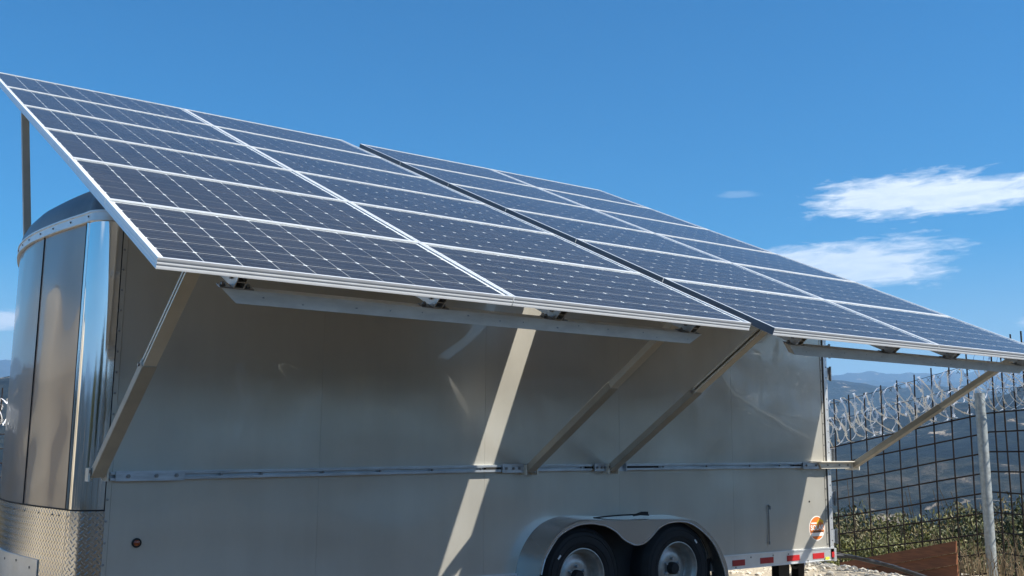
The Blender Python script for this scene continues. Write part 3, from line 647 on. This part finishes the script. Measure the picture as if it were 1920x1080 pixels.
for ai, A in enumerate(ARR):
    for c in range(2):
        for r_ in range(6):
            ex, ev, en = frame_at(A, 0, r_)
            org = ap(A, c*PW, r_*PH+1e-6)
            if r_: org = ap(A, c*PW, r_*PH+1e-4)
            root = mk('solar_panel', None, None, 'framed blue solar panel, %s row from the lower edge, %s column of the %s array' % (ROWS[r_], ('left', 'right')[c], ('left', 'right')[ai]),
                      'solar panel', 'framed solar panels tiled over the trailer')
            Mx = Matrix((ex, ev, en)).transposed().to_4x4(); Mx.translation = org+ex*((PW-FW)/2)+ev*((PH-FH)/2); root.matrix_world = Mx
            mk('frame', me_frame, root); mk('backsheet', me_back, root); mk('glass', me_glass, root)
            if ai == 1 and c == 0: mk('side_shade', me_shade, root)
            jb = mk('junction_box', me_jb, root); jb.location = (FW*.5, FH-.12, 0)
            for i in range(10):
                for j in range(6):
                    o = mk('cell', me_cell, root); o.location = (FW/2+(i-4.5)*.1593, FH/2+(j-2.5)*.1593, -.0078)
# rack under each array: four slope rails, cross beams
for ai, A in enumerate(ARR):
    rk = thing('panel_rack', 'pale metal rack of long cross beams and slope rails under the %s solar array' % ('left', 'right')[ai], 'panel rack', ap(A, 0, 0), 'metal racks under the solar arrays')
    ex, ev, en = frame_at(A, 0, 0)
    for u in (.37, 1.32, 2.03, 2.98):
        v0, v1 = .055, 5.95
        # hollow extruded rail, lower end cut at an angle
        b = B(); w_ = .022; t_ = .004; H0, H1 = .0475, .118
        def rq(ua, ub, ha, hb):
            vs = []
            for vv_ in (v0, v1):
                for uu in (ua, ub):
                    for hh in (ha, hb):
                        cut = (hh-H0)*.55 if vv_ == v0 else 0
                        vs.append(ap(A, u+uu, vv_+cut, hh))
            b.add(vs, [(0, 1, 3, 2), (4, 6, 7, 5), (0, 4, 5, 1), (2, 3, 7, 6), (0, 2, 6, 4), (1, 5, 7, 3)])
        rq(-w_, -w_+t_, H0, H1); rq(w_-t_, w_, H0, H1); rq(-w_+t_, w_-t_, H0, H0+t_); rq(-w_+t_, w_-t_, H1-t_, H1); rq(-w_+t_, w_-t_, .083, .087)
        sr = P(b, 'slope_rail', m_alu, rk)
        bb = B(); p = ap(A, u-w_, .135, .080); bb.add([p+V((-.010 if a < .5 else 0, 0, 0))+V((0, .011*math.cos(t), .011*math.sin(t))) for a in (0, 1) for t in np.linspace(0, 2*math.pi, 7)[:-1]], [(5, 4, 3, 2, 1, 0)]+[(k, (k+1) % 6, 6+(k+1) % 6, 6+k) for k in range(6)])
        P(bb, 'bolt', m_bolt, sr)
        # clamp foot on the beam
        fb = B(); 
        for du in (-.055, .05):
            p = ap(A, u+du, .13, .112); fb.add([p+ex*(a*.012)+ev*(b_*.012)+en*(c2*.012) for a, b_, c2 in ico], icf)
        vs = [ap(A, u+uu, vv_, hh) for vv_ in (.105, .155) for uu in (-.075, .07) for hh in (.1185, .1225)]
        fb.add(vs, [(0, 1, 3, 2), (4, 6, 7, 5), (0, 4, 5, 1), (2, 3, 7, 6), (0, 2, 6, 4), (1, 5, 7, 3)])
        P(fb, 'rail_clamp', m_bolt, rk)
    for v_, nm in ((.13, 'cross_beam'), (2.0, 'cross_beam'), (3.9, 'cross_beam'), (5.6, 'cross_beam')):
        b = B(); u0, u1 = (.30, 3.07) if ai == 0 else (.30, 3.05)
        vs = []
        for vv_ in (v_-.027, v_+.027):
            for hh, cut in ((.123, 0), (.183, .075)):
                vs += [ap(A, u0+cut, vv_, hh), ap(A, u1-cut, vv_, hh)]
        b.add(vs, [(0, 1, 3, 2), (4, 6, 7, 5), (0, 4, 5, 1), (2, 3, 7, 6), (0, 2, 6, 4), (1, 5, 7, 3)])
        bm = P(b, nm, m_beam, rk)
        if v_ < 1:      # small rivets and scuffs along the visible beam
            b = B()
            for k in range(14):
                p = ap(A, .5+k*.19+random.uniform(-.05, .05), v_-.0275, .15+random.uniform(-.015, .02)); s_ = random.uniform(.002, .004)
                b.add([p+V((a*s_*random.choice((1, 1, 3)), b_*.001, c2*s_)) for a, b_, c2 in ico], icf)
            P(b, 'rivet', m_bolt, bm, kind='stuff')

# ------------------------------------------------------------------ struts
def strut(x, open_dir, label, ytop=-1.55, ztop=2.325, ybr=-.945, zbr=1.975):
    F = V((x, -.045, 1.412)); T = V((x, ytop, ztop)); d = (T-F).normalized(); Br = F+d*((ybr-F.y)/d.y)
    s = thing('support_strut', label, 'support strut', F, 'telescoping struts holding up the lower array edges')
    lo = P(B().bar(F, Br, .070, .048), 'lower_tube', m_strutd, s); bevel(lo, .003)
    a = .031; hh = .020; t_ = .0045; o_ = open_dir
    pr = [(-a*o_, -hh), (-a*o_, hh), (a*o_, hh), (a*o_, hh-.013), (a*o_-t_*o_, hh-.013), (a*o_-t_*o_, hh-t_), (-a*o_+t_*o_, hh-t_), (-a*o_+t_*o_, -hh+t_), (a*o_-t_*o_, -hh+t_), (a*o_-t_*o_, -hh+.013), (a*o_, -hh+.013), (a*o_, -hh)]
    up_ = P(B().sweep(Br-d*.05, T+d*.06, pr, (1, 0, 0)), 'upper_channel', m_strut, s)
    b = B(); p = Br-d*.02; sd = V((o_*.041, 0, 0)); 
    for q in (p+sd, F+d*.03+sd): 
        b.add([q+V((k_*.008*o_, 0, 0))+V((0, .010*math.cos(t), .010*math.sin(t))) for k_ in (0, 1) for t in np.linspace(0, 2*math.pi, 7)[:-1]], [(6, 7, 8, 9, 10, 11)]+[(k, (k+1) % 6, 6+(k+1) % 6, 6+k) for k in range(6)])
    P(b, 'bolt', m_bolt, s)
    for q in (-.052, .0425): P(B().b2(x+q, x+q+.0095, -.075, -.0, 1.375, 1.445), 'foot_bracket', m_strut, s)
    return s
strut(-.06, -1, 'leftmost strut, from the trailer nose corner up to the left array edge')
strut(2.80, 1, 'strut from the middle bracket up to the right end of the left cross beam', ztop=2.33)
strut(3.545, -1, 'strut rising to the inner corner of the right solar array')
strut(6.40, 1, 'rearmost strut beyond the trailer tail, in front of the fence', ztop=2.27, zbr=1.94)
# nose clip at the first strut's foot
# tall prop at the far front corner
s = thing('prop_post', 'tall grey square post rising from the far nose corner to the high panel edge', 'post', (-.19, 2.25, 2.8))
A = ARR[0]; P(B().bar((-.19, 2.0, 2.86), (-.30, 1.93, 3.93), .048, .048), 'square_tube', m_strutd, s); P(B().b2(-.20, -.10, 1.95, 2.05, 2.872, 2.88), 'foot_plate', m_strut, s)

# ------------------------------------------------------------------ fences
def fence(name, label, P0, dh, drop, n, pitch, ztop_wire, rows, bar_up, base, grp='rusty rebar mesh fences around the lot', first=.12, off=0.):
    f = thing(name, label, 'fence', P0, grp); dh = V(dh).normalized(); vb = []
    for k in range(n):
        t = first+k*pitch; p = V(P0)+dh*t; zt = ztop_wire-drop*t
        jit = random.uniform(-.012, .012); h_ = bar_up(k, t)
        pts = [p+V((random.uniform(-.006, .006), random.uniform(-.006, .006), 0)) for _ in range(4)]
        zs = np.linspace(zt+h_, float(base(p.x, p.y))-.1, 4)
        P(B().tube([V((q.x, q.y, z)) for q, z in zip(pts, zs)], .0082, 6), 'vertical_bar', m_rust, f)
    tl = first+(n-1)*pitch+.12
    for r_ in range(rows):
        z0 = ztop_wire-r_*.195; m_ = max(3, n//3)
        side = V((dh.y, -dh.x, 0))*.014
        pts = [V(P0)+dh*(tl*k/m_-.05)+side+V((0, 0, random.uniform(-.006, .006))) for k in range(m_+1)]
        pts = [V((q.x, q.y, z0-drop*(tl*k/m_-.05)+q.z-P0[2])) for k, q in enumerate(pts)]
        P(B().tube(pts, .0078, 6), 'horizontal_bar', m_rust, f)
    return f
PP = V((8.315, -.181, 1.327))
d1h = V((-.0972, .9758, 0)).normalized(); drop1 = .1961/math.hypot(.0972, .9758)
gz = lambda x, y: ground_z(x, y)
P1 = PP.copy(); 
fence('rebar_fence', 'rusty rebar mesh fence running down behind the trailer tail', P1, d1h, drop1, 30, .193, 1.92, 11, lambda k, t: .64-.04*min(k, 4)*.7+random.uniform(-.03, .03)-.0*t, gz)
d2h = V((-.50, -.866, 0)).normalized()
P2 = PP+V((.03, -.05, 0))
fence('rebar_fence', 'rusty rebar mesh fence section to the right of the galvanised post', P2, d2h, -.02, 13, .178, 1.93, 9, lambda k, t: .72+random.uniform(-.05, .05), lambda x, y: .25)
P3 = V((1.6, 9.7, 1.6))
fence('rebar_fence', 'rusty rebar mesh fence seen past the left side of the trailer nose', P3, (-1, -.08, 0), .03, 22, .205, 1.67, 8, lambda k, t: .62+random.uniform(-.04, .04), lambda x, y: .0, first=.05)
# galvanised corner post
gp = thing('fence_post', 'thick galvanised pipe post at the fence corner', 'fence post', (8.22, -.235, .3))
bt_, tp_ = V((8.235, -.235, .0)), V((8.205, -.235, 2.117))
P(B().tube([bt_, bt_.lerp(tp_, .5), tp_], .049, 24), 'pipe', m_galv, gp); P(B().lathe(tp_, [(.049, -.002), (.050, .004), (.044, .006), (1e-4, .003)], 24, 'z'), 'rim_lip', m_galv, gp)

# razor wire: coiled flat ribbon with barbs
def coil(label, p0, p1, rad, pitch, ph, grp='coils of razor wire along the fence top'):
    p0, p1 = V(p0), V(p1); Ld = (p1-p0).length; d = (p1-p0).normalized(); a = d.cross(V((0, 0, 1))).normalized(); b = d.cross(a)
    turns = Ld/pitch; n = int(turns*26); b_ = B(); vs = []; bv = B()
    r0 = [1+random.uniform(-.06, .06) for _ in range(int(turns)+2)]; of = [random.uniform(-.2, .2) for _ in range(int(turns)+2)]
    def pt(i):
        t = i/26; k = int(t); f = t-k; rr_ = (r0[k]*(1-f)+r0[min(k+1, len(r0)-1)]*f)*rad; oo_ = of[k]*(1-f)+of[min(k+1, len(of)-1)]*f
        th = 2*math.pi*t+ph; return p0+d*(pitch*(t+oo_+.32*math.sin(th*2+k)))+a*(math.cos(th)*rr_*.92)+b*(math.sin(th)*rr_)+V((0, 0, .012*math.sin(3*t)))
    pts = [pt(i) for i in range(n)]
    hw = .0068
    for i, p in enumerate(pts):
        vs += [p-d*hw, p+d*hw]
    b_.add(vs, [(2*i, 2*i+1, 2*i+3, 2*i+2) for i in range(n-1)], True)
    for i in range(2, n-2, 4):
        p = pts[i]; t = (pts[i+1]-pts[i-1]).normalized()
        for sg in (-1, 1):
            bv.add([p-t*.016+d*sg*hw, p+t*.016+d*sg*hw, p+t*.022+d*sg*(hw+.016), p-t*.004+d*sg*(hw+.004), p-t*.022+d*sg*(hw+.016)], [(0, 3, 4), (0, 1, 3), (3, 1, 2)])
    c = thing('razor_wire_coil', label, 'razor wire', p0, grp); P(b_, 'ribbon', m_razor, c); P(bv, 'barb', m_razor, c, kind='stuff'); return c
def fp(P0, dh, t, z0, drop): return V((P0[0]+dh.x*t, P0[1]+dh.y*t, z0-drop*t))
nrm = V((d1h.y, -d1h.x, 0))
coil('upper coil of razor wire along the fence behind the trailer tail', fp(P1+nrm*.05, d1h, 0, 2.26, drop1), fp(P1+nrm*.05, d1h, 4.4, 2.26, drop1), .185, .13, 0)
coil('lower coil of razor wire along the fence behind the trailer tail', fp(P1+nrm*.02, d1h, .05, 2.09, drop1), fp(P1+nrm*.02, d1h, 4.4, 2.09, drop1), .155, .14, 1.2)
coil('upper coil of razor wire right of the galvanised post', P2+V((.03, 0, 2.36-1.327)), P2+d2h*2.3+V((.03, 0, 2.40-1.327)), .21, .12, .6)
coil('lower coil of razor wire right of the galvanised post', P2+V((.02, 0, 2.12-1.327)), P2+d2h*2.3+V((.02, 0, 2.15-1.327)), .18, .14, 2.)
coil('coil of razor wire on the fence left of the trailer nose', V((1.55, 9.68, 1.98)), V((-2.4, 9.35, 1.88)), .2, .14, 0)
# barbed strands
def strand(label, p0, p1, sag=.02):
    p0, p1 = V(p0), V(p1); c = thing('barbed_wire', label, 'barbed wire', p0, 'barbed wire strands over the fence'); n = 24
    pts = [p0.lerp(p1, k/n)-V((0, 0, sag*4*(k/n)*(1-k/n))) for k in range(n+1)]; P(B().tube(pts, .0028, 5), 'wire', m_rust, c)
    b = B()
    for k in range(1, int((p1-p0).length/.11)):
        q = p0.lerp(p1, k*.11/(p1-p0).length)-V((0, 0, sag*2)); 
        for a in (0, 1): b.tube([q+V((.0, .018, .02*(1 if a else -1))), q-V((.0, .018, .02*(1 if a else -1)))], .0022, 4)
    P(b, 'barb', m_rust, c, kind='stuff')
strand('barbed wire strand, the higher of two over the fence behind the tail', fp(P1, d1h, 0, 2.44, drop1), fp(P1, d1h, 4.2, 2.38, drop1))
strand('barbed wire strand, the lower of two over the fence behind the tail', fp(P1, d1h, 0, 2.24, drop1), fp(P1, d1h, 4.2, 2.20, drop1))
strand('barbed wire strand across the bars right of the galvanised post', P2+V((0, 0, 2.16-1.327)), P2+d2h*2.3+V((0, 0, 2.2-1.327)))

# ------------------------------------------------------------------ brown boards, hose, concrete lump
bd = thing('board_wall', 'low wall of brown overlapping wooden boards at the foot of the fence', 'board wall', (7.86, -.1, .3))
E0, E1 = V((7.86, -.105, .688)), V((7.69, 1.12, .372+.0))
for k in range(4):
    z = -.112*k; dz = V((0, 0, z)); t0 = V((-.010*k, 0, 0)) if False else V((0, 0, 0))
    a, b = E0+dz, E1+dz+V((0, 0, 0))
    vs = []
    for p in (a, b):
        vs += [p+V((-.024, 0, -.108)), p+V((.012, 0, -.108)), p+V((.006, 0, 0)), p+V((-.004, 0, 0))]
    vs = [v+V((-.004*random.random(), 0, 0)) for v in vs]
    P(B().add(vs, [(0, 1, 2, 3), (7, 6, 5, 4), (0, 4, 5, 1), (1, 5, 6, 2), (2, 6, 7, 3), (3, 7, 4, 0)]), 'board', m_wood, bd)
mb = B(); mb.tube([(6.25, .45, .47), (6.6, .7, .50), (7.0, .95, .50), (7.35, .75, .49), (7.5, .35, .42), (7.52, -.1, .33)], .020, 10)
mb2 = thing('black_hose', 'black corrugated hose curving over the gravel behind the trailer', 'hose', (6.3, .5, .4)); P(mb, 'pipe', m_hose, mb2)
mb = B(); mb.tube([(6.9, 1.0, .53), (7.25, .85, .52), (7.45, .5, .46), (7.5, .1, .38)], .010, 8); P(mb, 'thin_cable', m_hose, mb2)

# ------------------------------------------------------------------ shrubs beyond the fence
def shrub_meshes(seed, n, m, rad=(1., 1., .75), leaf=.030):
    rg = np.random.default_rng(seed); mb = B(); cl = [(V((rg.normal(0, .42), rg.normal(0, .42), rg.uniform(.15, .85))), rg.uniform(.22, .42)) for _ in range(16)]
    vs = []; fs = []
    for k in range(n):
        c, r_ = cl[rg.integers(len(cl))]; d = V(rg.normal(0, 1, 3)).normalized(); p = c+d*(r_*rg.uniform(.35, 1.12)**.6)
        p = V((p.x*rad[0], p.y*rad[1], max(.02, p.z)*rad[2])); s_ = leaf*rg.uniform(.5, 1.3)
        a = V(rg.normal(0, 1, 3)).normalized(); b = (d+V(rg.normal(0, .7, 3))).cross(a).normalized(); o = len(vs)
        vs += [p-a*s_, p+b*s_*.32, p+a*s_, p-b*s_*.32]; fs.append((o, o+1, o+2, o+3))
    mb.add(vs, fs); lm = mb.mesh('foliage', m)
    sb = B()
    for k in range(34):
        c, r_ = cl[rg.integers(len(cl))]; e = V((c.x*rad[0], c.y*rad[1], c.z*rad[2]))+V(rg.normal(0, .18, 3)); e.z = max(e.z, .2)
        s0 = V((rg.normal(0, .08), rg.normal(0, .08), 0)); sb.tube([s0, s0.lerp(e, .5)+V(rg.normal(0, .06, 3)), e+V((0, 0, .12))], [.014, .009, .003], 5, False)
    return lm, sb.mesh('stem', m_bark)
SM = [shrub_meshes(11, 13000, m_leaf), shrub_meshes(12, 12000, m_leaf2), shrub_meshes(13, 11000, m_leaf3, leaf=.026), shrub_meshes(14, 14000, m_leaf, leaf=.026)]
DESC = ['sage green leafy shrub', 'dark green dense shrub', 'brownish dry shrub', 'fine-leaved green shrub']
def shrub(x, y, top, scl, kind, rz, where):
    z = float(ground_z(x, y))-.05; hgt = max(.5, top-z)
    s = thing('shrub', DESC[kind]+' '+where, 'shrub', (x, y, z), 'chaparral shrubs beyond the fence'); s.rotation_euler = (0, 0, rz); s.scale = (scl, scl, hgt/.95)
    mk('foliage', SM[kind][0], s); mk('stem', SM[kind][1], s)
spots = [(9.7, 3.1, .66, 1.0, 0, 'just past the trailer tail, nearest the hinges'), (10.2, 2.3, .58, .9, 3, 'behind the fence above the left end of the boards'),
         (11.2, 3.2, .72, 1.15, 2, 'on the slope left of centre behind the fence'), (10.9, 2.0, .55, 1.0, 0, 'low behind the boards, with yellow-green leaves'),
         (12.3, 3.2, .84, 1.2, 3, 'with a bare top, standing behind the middle of the fence'), (12.9, 4.3, .78, 1.3, 1, 'farther down the slope behind the middle of the fence'),
         (11.8, 1.9, .72, 1.0, 1, 'behind the fence between the boards and the post'), (12.3, 2.4, .86, 1.1, 2, 'taller than its neighbours, left of the galvanised post'),
         (12.5, 1.6, .98, 1.2, 1, 'right behind the galvanised post'), (11.9, .8, 1.02, 1.1, 0, 'right of the galvanised post, at the frame edge'),
         (10.6, .5, .55, .9, 1, 'low in shade right of the galvanised post'), (13.4, 2.6, 1.0, 1.3, 2, 'far back between post and frame edge'),
         (9.9, 1.3, .42, .7, 2, 'dry and low beside the right end of the boards'), (12.2, -.3, 1.08, 1.2, 3, 'beyond the right frame edge behind the fence'),
         (8.9, 4.2, .5, 1.0, 1, 'half hidden by the trailer corner post'), (10.6, 4.6, .62, 1.2, 1, 'down the slope behind the hinge side')]
for i, (x, y, tp, sc1, kd, wh_) in enumerate(spots): shrub(x, y, tp, sc1, kd, i*1.7, wh_)
shrub(1.4, 12.5, .9, 1.5, 1, 0, 'behind the fence left of the trailer nose'); shrub(-1.2, 12.0, .8, 1.5, 2, 1, 'behind the fence beyond the left frame edge')
# dry stalks by the post
mb = B()
for k in range(170):
    x, y = random.uniform(8.3, 10.2), random.uniform(-.4, 1.2); z = float(ground_z(x, y)); h_ = random.uniform(.15, .55); a = random.uniform(0, 6.28); ln = random.uniform(.05, .3)
    mb.tube([(x, y, z), (x+ln*.3*math.cos(a), y+ln*.3*math.sin(a), z+h_*.6), (x+ln*math.cos(a), y+ln*math.sin(a), z+h_)], [.004, .003, .0012], 4, False)
for k in range(60):
    x, y = random.uniform(7.88, 8.2), random.uniform(-.7, .1); z = float(ground_z(x, y)); h_ = random.uniform(.2, .42); a = random.uniform(0, 6.28); ln = random.uniform(.05, .22)
    mb.tube([(x, y, z), (x+ln*.3*math.cos(a), y+ln*.3*math.sin(a), z+h_*.6), (x+ln*math.cos(a), y+ln*math.sin(a), z+h_)], [.004, .003, .0012], 4, False)
mb.obj('dry_grass', m_dry, kind='stuff', label='dry straw-coloured grass stalks at the foot of the fence')

# ------------------------------------------------------------------ surroundings seen only as reflections
def tank(x, y, r_, h_, label):
    t = thing('water_tank', label, 'water tank', (x, y, .31), 'beige water tanks ahead of the trailer')
    P(B().lathe((x, y, .31), [(r_, 0), (r_, h_*.3), (r_*1.01, h_*.31), (r_, h_*.32), (r_, h_*.6), (r_*1.01, h_*.61), (r_, h_*.62), (r_, h_*.86), (r_*.9, h_*.93), (r_*.6, h_*.985), (.25, h_)], 40, 'z'), 'tank_body', m_tank, t)
    P(B().cyl((x, y, .31), .27, h_-.02, h_+.06, 24, 'z'), 'lid', m_dark, t)
tank(-3.6, 5.6, .75, 3.0, 'beige plastic water tank, the nearer one ahead of the nose'); tank(-5.3, 5.0, .8, 2.7, 'beige plastic water tank, the one farther from the nose')
def tree(x, y, h_, s_, kd, label):
    h_ *= 1.6
    z = float(ground_z(x, y)); t = thing('oak_tree', label, 'tree', (x, y, z), 'trees behind the photographer')
    tk = B(); tk.tube([(0, 0, 0), (.1, .05, h_*.3), (-.05, .1, h_*.62)], [.16, .12, .05], 10)
    for k in range(7):
        a = k*.9; tk.tube([(.05, .05, h_*.3), (math.cos(a)*s_*.4, math.sin(a)*s_*.4, h_*.6), (math.cos(a)*s_*.75, math.sin(a)*s_*.75, h_*.8)], [.06, .04, .015], 6)
    mk('trunk', tk.mesh('trunk', m_bark), t)
    c = mk('crown', SM[kd][0], t); c.location = (0, 0, h_*.35); c.scale = (s_, s_, h_*.7)
TREES = [(-5, -14, 2.6, 2.2, 1, 'bushy evergreen at the left rear of the lot'), (0, -16, 2.4, 2.2, 2, 'brownish oak straight behind the photographer'),
         (4, -15, 2.9, 2.2, 1, 'dark evergreen a little right behind the photographer'), (7.2, -13.5, 2.3, 2.3, 3, 'low round green tree behind the photographer on the right'),
         (10.0, -15, 3.3, 2.4, 1, 'tallest dark evergreen of the row behind the photographer'), (13.2, -14, 2.4, 2.5, 2, 'brownish tree next to the tallest evergreen'),
         (16.5, -15, 3.0, 2.5, 1, 'wide dark evergreen right of the brownish tree'), (20, -14, 2.5, 2.6, 0, 'sage green tree toward the right end of the row'),
         (24, -13, 3.0, 2.7, 1, 'last dark evergreen at the right end of the row'), (-11, -12, 2.4, 2.4, 3, 'green tree at the far left rear corner of the lot')]
for x, y, h_, s_, kd, lb in TREES: tree(x, y, h_, s_, kd, lb)
